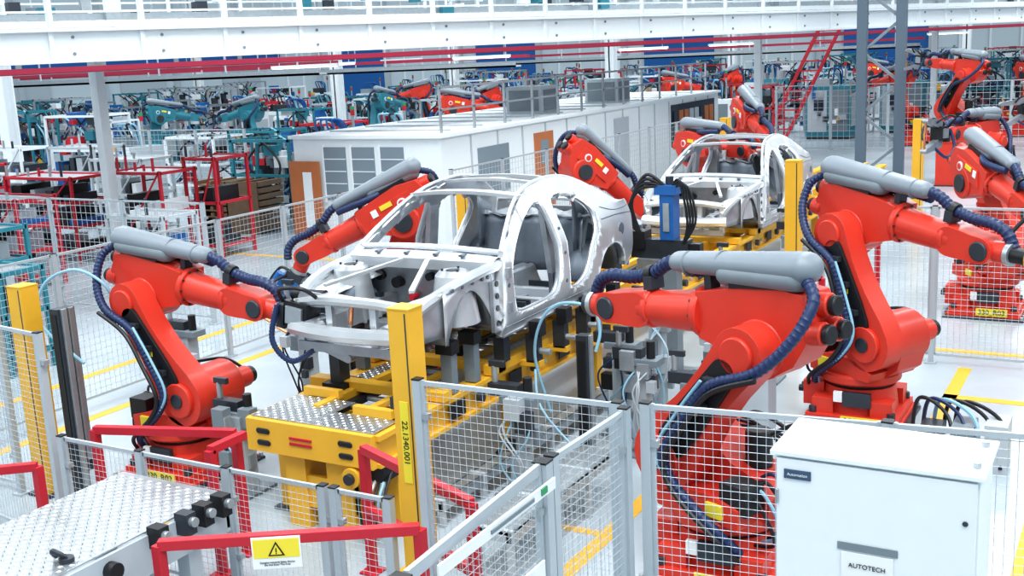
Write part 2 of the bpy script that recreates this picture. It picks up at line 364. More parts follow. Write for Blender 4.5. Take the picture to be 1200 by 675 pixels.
def carmesh():
    g=M()
    for sgn,(me,o,fh,rh) in zip((1,-1),SIDES):
        for lp in (fh,rh):
            q=crom([Vector(p) for p in lp],True,5); q.append(q[0])
            g.tube([(p.x,sgn*(hw(p.x,p.y)-.05),p.y) for p in q],.024,ALU2,n=6,smooth=False)
            for p in q[::3]: g.cyl((p.x,sgn*(hw(p.x,p.y)+.001),p.y),(p.x,sgn*(hw(p.x,p.y)+.004),p.y),.006,ALU3,n=6)
        g.tube([(x,sgn*(hw(x,z)-.05),z+.012) for x,z in [(1.35,.80),(1.6,.98),(1.9,1.16),(2.2,1.28),(2.5,1.33),(2.85,1.345),(3.2,1.31),(3.5,1.22),(3.8,1.08),(4.05,.96)]],.022,ALU,n=8)
        g.tube([(x,sgn*(hw(x,.09)+.002),.09) for x in (1.25,1.8,2.4,3.0,3.3)],.006,ALU3,n=5)
        g.tube([(x,sgn*(hw(x,z)+.002),z) for x,z in ((3.55,.80),(3.9,.80),(4.2,.78),(4.55,.74))],.007,ALU3,n=5)
        g.tube([(x,sgn*(hw(x,z)+.002),z) for x,z in ((3.62,.93),(3.9,.86),(4.2,.84),(4.5,.83))],.005,ALU3,n=5)
        g.cyl((4.0,sgn*(hw(4.0,.62)-.02),.62),(4.0,sgn*(hw(4,.62)+.004),.62),.075,ALU3,n=20)
        for (x,z) in ((2.54,.3),(2.54,.6),(2.54,.85),(1.31,.3),(1.31,.5)): g.cyl((x,sgn*(hw(x,z)-.01),z),(x,sgn*(hw(x,z)+.004),z),.022,ALU3,n=12)
        g.b2((1.25,sgn*.80,-.02),(3.3,sgn*.88,.10),ALU2)
        g.tube([(1.28,sgn*.84,.70),(1.0,sgn*.83,.69),(.7,sgn*.81,.66),(.4,sgn*.76,.60),(.15,sgn*.68,.50),(.05,sgn*.6,.38)],.055,ALU,n=8)
        g.box((.68,sgn*.42,.27),(1.3,.12,.17),ALU2); g.cyl((-.05,sgn*.42,.27),(.06,sgn*.42,.27),.10,ALU2,n=12)
        for t in(.2,.45,.7,.95): g.box((t,sgn*.42,.27),(.03,.15,.20),ALU)
        g.cyl((.85,sgn*.6,.22),(.85,sgn*.6,.68),.24,ALU,r1=.17,n=24); g.cyl((.85,sgn*.6,.68),(.85,sgn*.6,.72),.17,ALU2,r1=.13,n=24)
        g.cyl((.85,sgn*.6,.72),(.85,sgn*.6,.725),.065,BLK,n=16)
        for k in range(3):
            a=k*2.09; g.cyl((.85+.1*math.cos(a),sgn*.6+.1*math.sin(a),.71),(.85+.1*math.cos(a),sgn*.6+.1*math.sin(a),.74),.012,DK,n=6)
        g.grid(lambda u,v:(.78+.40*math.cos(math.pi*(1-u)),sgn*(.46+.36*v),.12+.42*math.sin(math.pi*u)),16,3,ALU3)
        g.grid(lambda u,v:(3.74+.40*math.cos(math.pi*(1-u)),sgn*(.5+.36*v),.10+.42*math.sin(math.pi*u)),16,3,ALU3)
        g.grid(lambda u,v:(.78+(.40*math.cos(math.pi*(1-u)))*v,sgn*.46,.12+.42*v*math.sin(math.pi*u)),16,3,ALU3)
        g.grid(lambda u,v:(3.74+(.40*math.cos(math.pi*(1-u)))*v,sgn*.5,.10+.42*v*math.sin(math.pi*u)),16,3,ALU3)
        g.grid(lambda u,v:(.30+.92*u,sgn*(.47+.34*v),.50+.10*v+.06*u+.012*math.sin(u*30)*math.sin(v*9)),24,6,ALU)
        g.grid(lambda u,v:(.34+.9*u,sgn*(.81+.03*u),(.12+.43*math.sin(math.pi*min(1,max(0,(u*.9-.02)/.82))))*(1-v)+(.60+.1*u)*v),18,3,ALU)
        g.grid(lambda u,v:(.06+.3*u,sgn*(.62+.18*u),.16+.42*v+.05*u),4,4,ALU2)
        g.box((1.17,sgn*.86,.32),(.14,.04,.5),ALU2)
        for t in(.15,.3,.42,.54): g.cyl((1.17,sgn*.875,t),(1.17,sgn*.888,t),.03,BLK,n=10)
        for t in(.45,.62,.8,.98,1.08): g.cyl((t,sgn*.835,.62),(t,sgn*.85,.62),.02,ALU3,n=8)
        g.box((2.25,sgn*.35,.06),(2.0,.1,.06),ALU2)
        g.box((1.31,sgn*.93,.62),(.06,.05,.1),ALU2); g.box((1.31,sgn*.93,.28),(.06,.05,.1),ALU2)
        g.box((2.53,sgn*.76,.6),(.17,.06,1.1),ALU2,Matrix.Rotation(sgn*.12,3,'X'))
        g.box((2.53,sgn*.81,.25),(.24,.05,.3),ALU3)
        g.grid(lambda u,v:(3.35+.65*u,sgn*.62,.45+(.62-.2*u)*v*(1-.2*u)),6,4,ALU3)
        g.box((4.1,sgn*.48,.24),(.95,.1,.12),ALU2)
        g.beam((3.5,sgn*.6,.3),(3.75,sgn*.62,1.0),.08,.05,ALU); g.beam((3.5,sgn*.6,.85),(4.1,sgn*.62,.6),.06,.05,ALU)
        for xx in(1.95,2.05,2.95): g.box((xx,sgn*.5,.15),(.03,.5,.06),DK)
    def fl(u,v):
        x=1.25+2.15*u;y=-.84+1.68*v; z=.05+.014*(1 if int(v*28)%2 else 0)
        t=max(0,1-abs(y)/.16); z+=.22*min(1,t*2.2); return (x,y,z)
    g.grid(fl,10,56,ALU2)
    for x in(1.75,2.25,2.7): g.box((x,.5,.11),(.1,.62,.09),ALU); g.box((x,-.5,.11),(.1,.62,.09),ALU)
    g.grid(lambda u,v:(1.22+.1*math.cos(math.pi*(v-.5))-.12*u*u,-.84+1.68*v,.05+.68*u),8,20,ALU2)
    for (y,z,r,mt) in((-.42,.5,.09,RED2),(-.1,.56,.05,BLK),(.3,.48,.07,BLK),(.12,.34,.04,RED2),(.5,.55,.07,BLK),(-.6,.4,.07,BLK),(-.25,.36,.05,ALU)):
        g.cyl((1.17,y,z),(1.27,y,z),r*.8,mt,n=20)
    g.grid(lambda u,v:(1.12+.28*u,-.86+1.72*v,.72+.06*math.sin(math.pi*u)+.03*math.sin(math.pi*v)),6,20,ALU)
    g.box((1.15,0,.70),(.06,1.66,.1),ALU)
    g.tube([(1.38,-.84,.80),(1.33,-.4,.83),(1.31,0,.84),(1.33,.4,.83),(1.38,.84,.80)],.03,ALU,n=8)
    for y in(-.5,-.2,.15,.5): g.box((1.2,y,.795),(.10,.04,.02),ALU3)
    g.tube([(1.5,-.8,.62),(1.5,0,.66),(1.5,.8,.62)],.035,ALU2,n=10)
    for y in(-.4,0,.35): g.box((1.48,y,.58),(.1,.06,.18),ALU3)
    g.tube([(.08,-.66,.50),(.02,-.3,.55),(.0,0,.56),(.02,.3,.55),(.08,.66,.50)],.05,ALU,n=8)
    g.box((.05,0,.10),(.09,1.25,.09),ALU2)
    for y in(-.6,-.25,.25,.6): g.box((.05,y,.32),(.05,.07,.44),ALU)
    g.tube([(.02,-.68,.27),(-.07,-.35,.27),(-.1,0,.27),(-.07,.35,.27),(.02,.68,.27)],.075,ALU,n=8)
    g.box((.9,0,.12),(.2,.9,.07),ALU2); g.box((.45,0,.13),(.12,.9,.06),ALU2)
    g.beam((.3,.5,.62),(1.1,.15,.74),.05,.03,ALU); g.beam((.3,-.5,.62),(1.1,-.15,.74),.05,.03,ALU)
    def bow(x,z,yy,w,h,dr=.04):
        q=[]
        for k in range(11):
            y=-yy+2*yy*k/10; q.append((x,y,z+dr*(1-(y/yy)**2)))
        for a,b in zip(q,q[1:]): g.beam(a,b,w,h,ALU)
    bow(2.12,1.245,.66,.16,.035); bow(2.62,1.315,.6,.07,.03); bow(3.0,1.315,.6,.07,.03); bow(3.42,1.235,.62,.16,.035)
    g.grid(lambda u,v:(3.42+.12*u+.02*math.sin(v*25),-.66+1.32*v,.2+.62*u),6,24,ALU3)
    g.grid(lambda u,v:(3.52+.5*u,-.7+1.4*v,.82+.02*math.sin(v*30)),4,24,ALU2)
    g.tube([(4.05,-.76,.93),(4.08,-.4,.95),(4.09,0,.96),(4.08,.4,.95),(4.05,.76,.93)],.035,ALU,n=8)
    g.grid(lambda u,v:(3.5+1.1*u,-.62+1.24*v,.28+.012*(1 if int(v*20)%2 else 0)),4,40,ALU2)
    g.grid(lambda u,v:(4.58-.02*math.sin(math.pi*u),-.72+1.44*v,.25+.5*u),6,14,ALU)
    g.box((4.6,0,.76),(.1,1.45,.05),ALU2); g.box((4.66,0,.36),(.08,1.2,.13),ALU)
    for (x,y,z) in((.5,.42,.37),(.5,-.42,.37),(1.05,.42,.37),(1.05,-.42,.37)): g.box((x,y,z),(.08,.05,.06),DK)
    return g.mesh('inner_structure')
CARM=carmesh()
def car(x,y,z):
    root=empty('car_body_shell',(x,y,z),math.pi/2)
    for k,(me,*_) in enumerate(SIDES):
        o=bpy.data.objects.new('bodyside_%d'%(k+1),me); bpy.context.collection.objects.link(o); o.parent=root
        sm=o.modifiers.new('thick','SOLIDIFY'); sm.thickness=.08; sm.offset=-1
        b=o.modifiers.new('bevel','BEVEL'); b.width=.016; b.segments=2; b.limit_method='ANGLE'; b.angle_limit=50*D2R
    o=bpy.data.objects.new('inner_structure',CARM); bpy.context.collection.objects.link(o); o.parent=root
    sm=o.modifiers.new('thick','SOLIDIFY'); sm.thickness=.004
C2Y=16.2
car(-6.2,7.75,1.40); car(-6.2,C2Y,1.12)
# ---------------------------------------------------------------- conveyor
g=M(); XC=-6.2
g.b2((XC-.7,7.04,.70),(XC+.7,7.10,1.0),YEL)
for xx in(-.5,.42):
    for zz in(.79,.9): g.capsule((XC+xx-.05,7.035,zz),(XC+xx+.05,7.035,zz),.028,BLK,n=10,sy=.4)
for k in range(2): g.b2((XC-.2,7.03,.86-.05*k),(XC+.05,7.04,.885-.05*k),RED2)
g.tread(XC-.69,XC+.0,7.10,7.75,1.01,TRD); g.tread(XC+.0,XC+.68,7.10,7.45,1.01,TRD)
for sx in(-1,1):
    g.b2((XC+sx*.70,7.1,.72),(XC+sx*.60,28,.98),YEL); g.b2((XC+sx*.74,7.1,.94),(XC+sx*.56,28,.99),YEL); g.b2((XC+sx*.74,7.1,.70),(XC+sx*.56,28,.74),YEL)
    g.b2((XC+sx*.30,7.5,.86),(XC+sx*.22,28,1.03),YEL)
    g.b2((XC+sx*.2,7.7,.9),(XC+sx*.12,28,.97),BLK)
    g.tread(*( (XC+.31,XC+.55) if sx>0 else (XC-.55,XC-.31)),7.8,10.5,1.0,TRD)
    yy=7.4
    while yy<28:
        g.b2((XC+sx*.68,yy,0),(XC+sx*.54,yy+.14,.72),YEL); g.b2((XC+sx*.74,yy-.06,0),(XC+sx*.48,yy+.2,.025),DK); yy+=2.05
    yy=8.2
    while yy<27: g.b2((XC+sx*.755,yy,.78),(XC+sx*.74,yy+.25,.93),BLK); g.cyl((XC+sx*.74,yy+.5,.86),(XC+sx*.80,yy+.5,.86),.05,DK,n=12); g.cyl((XC+sx*.74,yy+.75,.86),(XC+sx*.77,yy+.75,.86),.025,STL,n=8); yy+=1.1
yy=7.7
while yy<28: g.b2((XC-.6,yy,.78),(XC+.6,yy+.12,.9),YEL); yy+=1.0
yy=7.85
while yy<28: g.cyl((XC-.2,yy,.93),(XC+.2,yy,.93),.03,STL,n=8); yy+=.25
g.b2((XC-.35,7.12,0),(XC-.12,7.5,.72),YEL); g.b2((XC+.12,7.12,0),(XC+.4,7.5,.72),YEL); g.b2((XC-.35,7.14,.2),(XC+.4,7.2,.5),YEL)
g.cyl((XC+.46,7.02,.6),(XC+.46,7.2,.6),.09,YEL,n=20); g.cyl((XC+.46,6.98,.6),(XC+.46,7.02,.6),.05,DK,n=16)
g.b2((XC+.55,7.15,.55),(XC+.72,7.4,.72),BLK)
for yy in(7.5,7.7): g.b2((XC+.58,yy,.99),(XC+.70,yy+.08,1.2),DK); g.cyl((XC+.64,yy+.04,1.2),(XC+.64,yy+.04,1.26),.03,STL,n=10)
g.b2((XC+.2,7.45,1.01),(XC+.62,7.52,1.09),YEL); g.b2((XC-.62,7.76,1.01),(XC-.2,7.83,1.09),YEL)
for k in range(6): g.tube([(XC+.5+.04*k,7.3,.62),(XC+.56+.05*k,7.0,.45),(XC+.52+.05*k,7.05,.2),(XC+.4,7.2,.05)],.014,[BLK,CYN,WHT,BLK,CYN,BLK][k],n=6)
for y0,hh in((7.75,.25),(C2Y,0)):
    for sx in(-1,1):
        g.b2((XC+sx*.78,y0+1.2,1.00),(XC+sx*.66,y0+3.6,1.10),YEL)
        if hh:
            for yy in(1.35,3.3): g.b2((XC+sx*.82,y0+yy,1.1),(XC+sx*.7,y0+yy+.12,1.36),DK)
            g.b2((XC+sx*.48,y0+.25,1.0),(XC+sx*.36,y0+.4,1.58),DK); g.b2((XC+sx*.50,y0+4.0,1.0),(XC+sx*.40,y0+4.15,1.56),DK)
            g.b2((XC+sx*.55,y0+.2,1.0),(XC+sx*.3,y0+.5,1.08),BLK)
            # clamp units along sill, wheel arch and front end
            for yy in(1.75,2.35,2.9,3.6):
                g.b2((XC+sx*.98,y0+yy,1.0),(XC+sx*.84,y0+yy+.1,1.3),DK); g.b2((XC+sx*1.02,y0+yy-.02,1.28),(XC+sx*.90,y0+yy+.12,1.44),BLK)
                g.cyl((XC+sx*.98,y0+yy+.05,1.12),(XC+sx*1.1,y0+yy+.05,1.12),.035,STL,n=10); g.b2((XC+sx*1.0,y0+yy,.96),(XC+sx*.7,y0+yy+.1,1.02),YEL)
            for yy in(.55,.95): g.b2((XC+sx*.72,y0+yy,1.0),(XC+sx*.60,y0+yy+.1,1.45),MG); g.b2((XC+sx*.74,y0+yy-.02,1.38),(XC+sx*.56,y0+yy+.12,1.5),BLK)
    for yy in(1.3,3.4,.3): g.b2((XC-.78,y0+yy,1.0),(XC+.78,y0+yy+.14,1.09),YEL)
g.obj('skid_conveyor',bevel=.006)
g=M()
g.tread(-6.85,-5.78,1.9,5.60,1.02,TRD)
for x in(-6.88,-5.78): g.b2((x,1.9,.72),(x+.03,5.60,1.0),LG)
g.b2((-6.87,5.57,.75),(-5.75,5.60,1.0),LG)
for yy in(2.1,3.6,5.2):
    for x in(-6.8,-5.9): g.b2((x,yy,0),(x+.12,yy+.12,.75),LG)
for yy in(3.0,3.75,4.5): g.cyl((-5.76,yy,.9),(-5.68,yy,.9),.06,BLK,n=14)
for k,yy in enumerate((4.9,5.15,5.32,5.5)):
    g.b2((-5.76,yy-.06,.9),(-5.64,yy+.03,1.06),BLK if k!=1 else DK); g.cyl((-5.64,yy-.015,1.0),(-5.60,yy-.015,1.0),.035,STL,n=12)
g.cyl((-5.9,4.3,1.02),(-5.9,4.3,1.05),.05,DK,n=14); g.tube([(-5.9,4.3,1.05),(-5.96,4.25,1.1),(-6.0,4.3,1.04)],.02,DK,n=6)
g.obj('treadplate_transfer_table',bevel=.004)
# ---------------------------------------------------------------- fences
def fence(name,p0,p1,h,z0=.12,sp=.05,w=.005,pan=1.4,post=.06,mt=FEN,topw=.03):
    g=M();p0=Vector((*p0,0));p1=Vector((*p1,0));L=(p1-p0).length;n=max(1,round(L/pan));d=(p1-p0).normalized()
    for i in range(n+1):
        q=p0+d*(L*i/n); a=math.atan2(d.y,d.x)
        g.box(q+Vector((0,0,h/2)),(post,post,h),mt,Matrix.Rotation(a,3,'Z'))
        g.box(q+Vector((0,0,.01)),(post*2.2,post*2.2,.02),mt)
        g.box(q+Vector((0,0,h+.005)),(post*1.05,post*1.05,.01),BLK)
        for z in(.4,h-.25): g.box(q+d*post*.9+Vector((0,0,z)),(.05,.05,.04),STL,Matrix.Rotation(a,3,'Z'))
    for i in range(n):
        a=p0+d*(L*i/n+post*.7); b=p0+d*(L*(i+1)/n-post*.7); up=Vector((0,0,1));l=(b-a).length
        g.beam(a+up*(h-.02),b+up*(h-.02),.025,topw,mt); g.beam(a+up*z0,b+up*z0,.025,topw,mt)
        g.beam(a+up*z0,a+up*h,.025,.025,mt); g.beam(b+up*z0,b+up*h,.025,.025,mt)
        k=int(l/sp)
        for j in range(1,k): g.wire(a+d*(l*j/k)+up*z0,a+d*(l*j/k)+up*(h-.02),w,mt)
        k=int((h-z0)/sp)
        for j in range(1,k): z=z0+(h-z0)*j/k; g.wire(a+up*z,b+up*z,w,mt)
    return g.obj(name)
fence('mesh_safety_fence',(-4.12,5.82),(-2.68,5.85),2.0,pan=1.6,w=.004)
fence('mesh_safety_fence',(-2.52,5.9),(1.6,6.4),2.0,pan=1.35,w=.004)
fence('mesh_safety_fence',(-2.60,5.76),(-2.64,4.9),2.0,pan=1.2,w=.004)
gt=empty('mesh_safety_gate',(0,0,0)); f=fence('gate_leaf',(-2.64,4.80),(-2.57,3.4),2.0,pan=1.5,post=.08,topw=.06,w=.004); f.parent=gt
g=M(); g.box((-2.545,4.2,1.92),(.01,1.1,.06),PAPER); g.box((-2.538,4.62,1.925),(.01,.06,.035),GRN); g.box((-2.538,4.3,1.92),(.01,.42,.02),MG); g.box((-2.55,4.5,1.4),(.01,.22,.3),PAPER); g.box((-2.52,3.9,1.3),(.06,.1,.14),RED2); g.cyl((-2.52,3.9,1.37),(-2.52,3.9,1.44),.03,STL,n=10); g.obj('gate_signs',gt)
fence('mesh_safety_fence',(-7.8,5.80),(-5.0,5.80),1.12,pan=1.0,w=.004)
fence('mesh_safety_fence',(-4.9,5.80),(-4.42,5.80),1.12,pan=1.0,w=.004)
fence('mesh_safety_fence',(-9.3,6.0),(-7.95,5.82),2.0,w=.004)
fence('mesh_safety_fence',(-11.3,4.5),(-11.3,15.5),2.0,sp=.08,w=.006)
fence('mesh_safety_fence',(-9.6,6.6),(-11.2,6.6),2.0,sp=.06,w=.005)
fence('mesh_safety_fence',(-3.6,14.3),(3.4,14.3),2.0,sp=.07,w=.005,pan=1.3)
fence('mesh_safety_fence',(-11.3,17.5),(-11.3,31),2.0,sp=.12,w=.008,pan=2)
fence('mesh_safety_fence',(-24,12.8),(-13,12.8),2.0,sp=.12,w=.010,pan=2)
fence('mesh_safety_fence',(-27,23),(-21.5,23),2.4,sp=.15,w=.012,pan=2)
fence('mesh_safety_fence',(0,24),(9,24),2.2,sp=.12,w=.010,pan=2)
fence('mesh_safety_fence',(-12,41),(8,41),2.4,sp=.2,w=.014,pan=2)
def lcpost(x,y,h,w=.17,txt=None,mt=YEL):
    root=empty('light_curtain_post',(x,y,0)); g=M()
    g.b2((-w/2,-w/2,0),(w/2,w/2,h),mt); g.b2((-w/2-.005,-w*.2,.3),(-w/2,w*.2,h-.05),BLK)
    g.b2((-w*.75,-w*.75,0),(w*.75,w*.75,.03),DK); g.b2((-w/2-.004,-w/2-.004,h),(w/2+.004,w/2+.004,h+.012),mt)
    g.b2((w*.3,-w/2-.004,0.1),(w*.36,-w/2,h-.02),DK)
    if txt: g.b2((-.035,-w/2-.006,h*.50),(.035,-w/2,h*.74),YELB)
    g.obj('post_body',root,bevel=.004)
    if txt: text(root,'post_text',txt,w*.38,(0,-w/2-.008,h*.62),(math.pi/2,math.pi/2,0),BLK)
lcpost(-4.28,5.95,2.45,.17,'22.1340.001'); lcpost(-9.35,6.75,2.12,.2)
lcpost(-4.2,15.2,2.45,.2); lcpost(-9.2,14.6,2.1,.2); lcpost(-4.4,26,2.2,.22); lcpost(-9.3,27.3,2.2,.22)
def curtain(x,y,h):
    g=M(); g.b2((x-.06,y-.06,0),(x+.06,y+.06,h),DK); g.b2((x-.04,y-.07,.2),(x+.04,y-.055,h-.05),BLK); g.b2((x-.12,y-.12,0),(x+.12,y+.12,.03),DK)
    g.b2((x+.06,y-.03,.1),(x+.09,y+.03,h),STL); g.obj('sensor_column',bevel=.004)
curtain(-9.6,7.4,1.75); curtain(-4.7,9.5,1.35); curtain(-9.0,6.85,1.9)
g=M(); g.tube([(-5.1,9.5,.5),(-5.2,9.4,1.1),(-5.1,9.4,1.5),(-4.9,9.45,1.66),(-4.6,9.5,1.62),(-4.52,9.5,1.4),(-4.55,9.45,1.2)],.016,CYN); g.tube([(-5.15,9.3,1.0),(-5.0,9.1,.7),(-4.6,8.9,.45),(-4.3,8.9,.2)],.012,CYN)
g.obj('pneumatic_hose')
g=M(); g.tube([(-9.3,7.3,1.2),(-9.75,7.2,1.6),(-9.7,7.25,2.0),(-9.4,7.4,2.15),(-9.1,7.5,2.0),(-9.05,7.6,1.7)],.016,CYN); g.obj('pneumatic_hose')
def rail(p0,p1,h,legs=(0,1),w=.07,name='red_guard_rail',mid=False):
    g=M();p0=Vector((*p0,0));p1=Vector((*p1,0));up=Vector((0,0,1))
    g.beam(p0+up*(h-w/2),p1+up*(h-w/2),w,w,RED2)
    if mid: g.beam(p0+up*h*.5,p1+up*h*.5,w,w,RED2)
    for t in legs:
        q=p0.lerp(p1,t); g.beam(q,q+up*(h-w*.5),w,w,RED2); g.box(q+up*.01,(.16,.16,.02),RED2)
    return g.obj(name,bevel=.005)
rail((-5.45,4.66),(-4.0,5.56),1.1); rail((-5.28,6.65),(-3.9,6.05),1.1,mid=True); rail((-7.75,6.1),(-6.5,6.5),1.12); rail((-6.4,6.5),(-6.4,6.1),1.12,(1,))
rail((-8.25,5.1),(-7.75,5.5),1.0); rail((-3.2,14.9),(-3.2,15.9),1.3,mid=True); rail((-4.4,13.6),(-3.4,13.6),1.2)
r=empty('warning_sign',(-4.775,5.03,.98),math.atan2(.9,1.45)); g=M(); g.box((0,0,0),(.32,.006,.22),PAPER); g.box((0,-.004,.03),(.30,.003,.13),YELB); g.obj('plate',r)
g=M(); g.prism([(-.055,-.02),(.055,-.02),(0,.08)],-.009,-.007,BLK); g.prism([(-.038,-.01),(.038,-.01),(0,.06)],-.012,-.010,YELB); g.b2((-.004,-.014,.008),(.004,-.012,.036),BLK);g.b2((-.004,-.014,-.004),(.004,-.012,.003),BLK); g.obj('triangle',r)
text(r,'caption','Contains Industrial Safety Device\nDo Not Enter This Area',.017,(0,-.006,-.075),(math.pi/2,0,0),BLK)
# ---------------------------------------------------------------- control cabinet
r=empty('control_cabinet',(-1.09,5.44,0)); g=M()
g.b2((-.5,0,.1),(.5,.5,1.975),WHT); g.b2((-.47,.02,0),(.47,.48,.1),MG); g.b2((-.525,-.03,1.975),(.525,.53,2.0),WHT)
g.b2((-.49,-.022,.14),(.49,-.002,1.96),WHT)
for z in(.4,1.1,1.75): g.cyl((-.485,-.03,z-.04),(-.485,-.03,z+.04),.01,STL,n=8)
for z in(1.3,1.75): g.cyl((.44,-.03,z),(.44,-.02,z),.014,DK,n=10)
g.cyl((.47,.1,2.0),(.47,.1,2.03),.02,STL,n=10);g.cyl((.47,.42,2.0),(.47,.42,2.03),.02,STL,n=10)
g.obj('cabinet_body',r,bevel=.008)
g=M(); g.box((-.38,-.026,1.88),(.14,.006,.05),mat('badge_blue',(.05,.09,.16),.4)); g.box((-.02,-.026,1.53),(.3,.004,.04),MG); g.box((-.02,-.027,1.42),(.26,.004,.16),PAPER); g.obj('labels',r)
text(r,'badge_text','Automation',.022,(-.38,-.032,1.88),(math.pi/2,0,0),WHT); text(r,'label_text','AUTOTECH',.035,(-.02,-.032,1.43),(math.pi/2,0,0),BLK)
# ---------------------------------------------------------------- fixtures next to line
def stand(x,y,h,seed):
    rd=random.Random(seed); g=M()
    g.b2((x-.2,y-.2,0),(x+.2,y+.2,.03),MG); g.b2((x-.08,y-.08,.03),(x+.08,y+.08,h),LG)
    g.b2((x-.16,y-.1,h-.05),(x+.2,y+.1,h+.02),MG); g.b2((x-.3,y-.06,h),(x+.02,y+.06,h+.12),DK)
    for k in range(9):
        a=rd.uniform(-.16,.16);b=rd.uniform(-.12,.12);z=rd.uniform(.25,h); s=rd.uniform(.06,.16)
        g.box((x+a,y-.1+b,z),(s,s*.8,s*1.3),rd.choice([BLK,STL,MG,MG,LG,DK]))
    g.cyl((x-.25,y,h+.12),(x-.25,y,h+.28),.03,STL,n=10); g.cyl((x+.1,y,h+.02),(x+.1,y,h+.2),.045,BLK,n=12)
    g.box((x-.22,y,h+.3),(.16,.05,.06),DK)
    for k in range(4):
        g.tube([(x+rd.uniform(-.1,.1),y-.1,h*.9),(x+rd.uniform(-.2,.2),y-.2,h*.7),(x+rd.uniform(-.15,.15),y-.18,h*.35),(x+.06*k-.1,y-.1,.05)],.011,rd.choice([BLK,LG,CYN,NAVY]),n=6)
    g.obj('clamp_fixture_stand',bevel=.004)
for k,(x,y,h) in enumerate([(-4.95,8.6,.95),(-4.75,10.5,1.0),(-4.7,11.4,1.1),(-4.1,11.7,.9),(-3.7,10.0,.8),(-7.5,7.6,.8),(-7.9,9.8,1.1),(-7.8,13.2,1.2),(-3.9,12.9,1.0),(-4.8,17.5,1.1),(-4.8,20,1.1),(-8.4,9.7,1.3),(-9.6,9.0,1.1),(-4.3,10.0,1.0),(-4.7,14.3,1.1),(-7.7,18.4,1.1)]): stand(x,y,h,k)
def tray(x0,y0,x1,y1,z0,z1,name='cable_tray'):
    g=M(); g.b2((x0,y0,z1-.03),(x1,y1,z1),STL); g.b2((x0,y0,z0),(x0+.02,y1,z1),STL); g.b2((x1-.02,y0,z0),(x1,y1,z1),STL)
    k=y0
    while k<y1-.05: g.b2((x0-.01,k,z0),(x1+.01,k+.04,z1+.012),LG); g.b2((x0,k,0),(x0+.05,k+.05,z1),LG); g.b2((x1-.05,k,0),(x1,k+.05,z1),LG); k+=.7
    g.obj(name,bevel=.003)
tray(-4.45,6.9,-4.1,8.9,.35,.45); tray(-5.35,7.6,-5.2,12.2,.15,.25); tray(-5.3,14.8,-5.1,24,.3,.4); tray(-7.3,8,-7.12,12.4,.15,.3)
g=M(); g.b2((-3.6,11.0,.0),(-3.3,11.3,.8),LG); g.b2((-3.65,10.92,.8),(-3.25,11.3,1.25),LG); g.b2((-3.6,10.90,.9),(-3.3,10.92,1.2),MG); g.obj('valve_box_stand',bevel=.006)
g=M()
for k in range(3): g.b2((-1.75+.3*k,10.7,.0),(-1.55+.3*k,11.1,.35+.06*k),[DK,MG,LG][k])
for k in range(5): g.tube([(-1.9+.1*k,11.3,.1),(-1.8+.1*k,11.1,.55),(-1.5+.12*k,10.9,.45),(-1.4+.1*k,10.7,.05)],.02,[BLK,NAVY,CYN,BLK,BLK][k],n=6)
g.obj('cable_junction_unit')
g=M(); x,y=-5.05,12.75
g.b2((x-.25,y-.25,0),(x+.25,y+.25,.04),MG); g.b2((x-.1,y-.1,.04),(x+.1,y+.1,1.5),MG)
g.b2((x-.10,y-.12,1.74),(x+.08,y+.1,2.36),BLU); g.b2((x-.16,y-.14,2.3),(x+.12,y+.12,2.42),BLU); g.b2((x-.5,y-.1,1.5),(x+.25,y+.1,1.74),DK)
g.b2((x-.55,y-.14,1.62),(x-.3,y+.1,1.84),BLK); g.b2((x-.05,y-.14,1.85),(x+.03,y-.12,2.2),STL); g.cyl((x,y-.02,2.42),(x,y-.02,2.52),.05,DK)
g.b2((x+.1,y-.08,1.55),(x+.4,y+.06,1.7),BLK); g.b2((x-.4,y-.16,1.35),(x-.1,y,1.5),STL)
for k in range(4):
    o=.06*k; g.tube([(x-.02,y-.1,2.4),(x-.25-o*.5,y-.16,2.55-o),(x-.45-o*.4,y-.16,2.2-o),(x-.36,y-.12,1.82)],.022,BLK,n=8)
    g.tube([(x+.05,y-.1,2.38),(x+.16+o*.6,y-.12,2.48-o*.4),(x+.26+o*.6,y-.12,2.0),(x+.2,y-.1,1.7)],.016,BLK,n=8)
g.obj('pedestal_weld_gun',bevel=.006)
# ---------------------------------------------------------------- floor, lines, walls
def floor():
    g=M(); g.b2((-75,-12,-.1),(45,100,0),mat('x',(1,1,1))); o=g.obj('floor')
    mt=bpy.data.materials.new('polished_concrete'); mt.use_nodes=True; nt=mt.node_tree; b=nt.nodes['Principled BSDF']
    tc=nt.nodes.new('ShaderNodeTexCoord'); n=nt.nodes.new('ShaderNodeTexNoise'); n.inputs['Scale'].default_value=.6; n.inputs['Detail'].default_value=8
    cr=nt.nodes.new('ShaderNodeValToRGB'); cr.color_ramp.elements[0].position=.3; cr.color_ramp.elements[0].color=(.35,.41,.45,1); cr.color_ramp.elements[1].position=.7; cr.color_ramp.elements[1].color=(.46,.52,.57,1)
    nt.links.new(tc.outputs['Object'],n.inputs['Vector']); nt.links.new(n.outputs['Fac'],cr.inputs['Fac']); nt.links.new(cr.outputs['Color'],b.inputs['Base Color'])
    b.inputs['Roughness'].default_value=.25; o.data.materials[0]=mt
floor()
g=M()
def ln(x0,y0,x1,y1): g.b2((x0,y0,0),(x1,y1,.004),YEL)
ln(-1.85,10.5,-1.7,14.2); ln(-1.85,12.9,4,13.05); ln(-11,5.5,-10.85,30); ln(-12.6,3,-12.45,45); ln(-3.9,6.2,-3.75,14); ln(-9.6,9.2,-7.2,9.32); ln(-4.9,14.9,2,15.05); ln(-0.7,6.5,-.55,30); ln(-7.3,5.9,-7.18,7.2);ln(-5.1,5.9,-4.98,7.6); ln(-22,18,-13,18.15); ln(-5.0,15.1,-4.85,27)
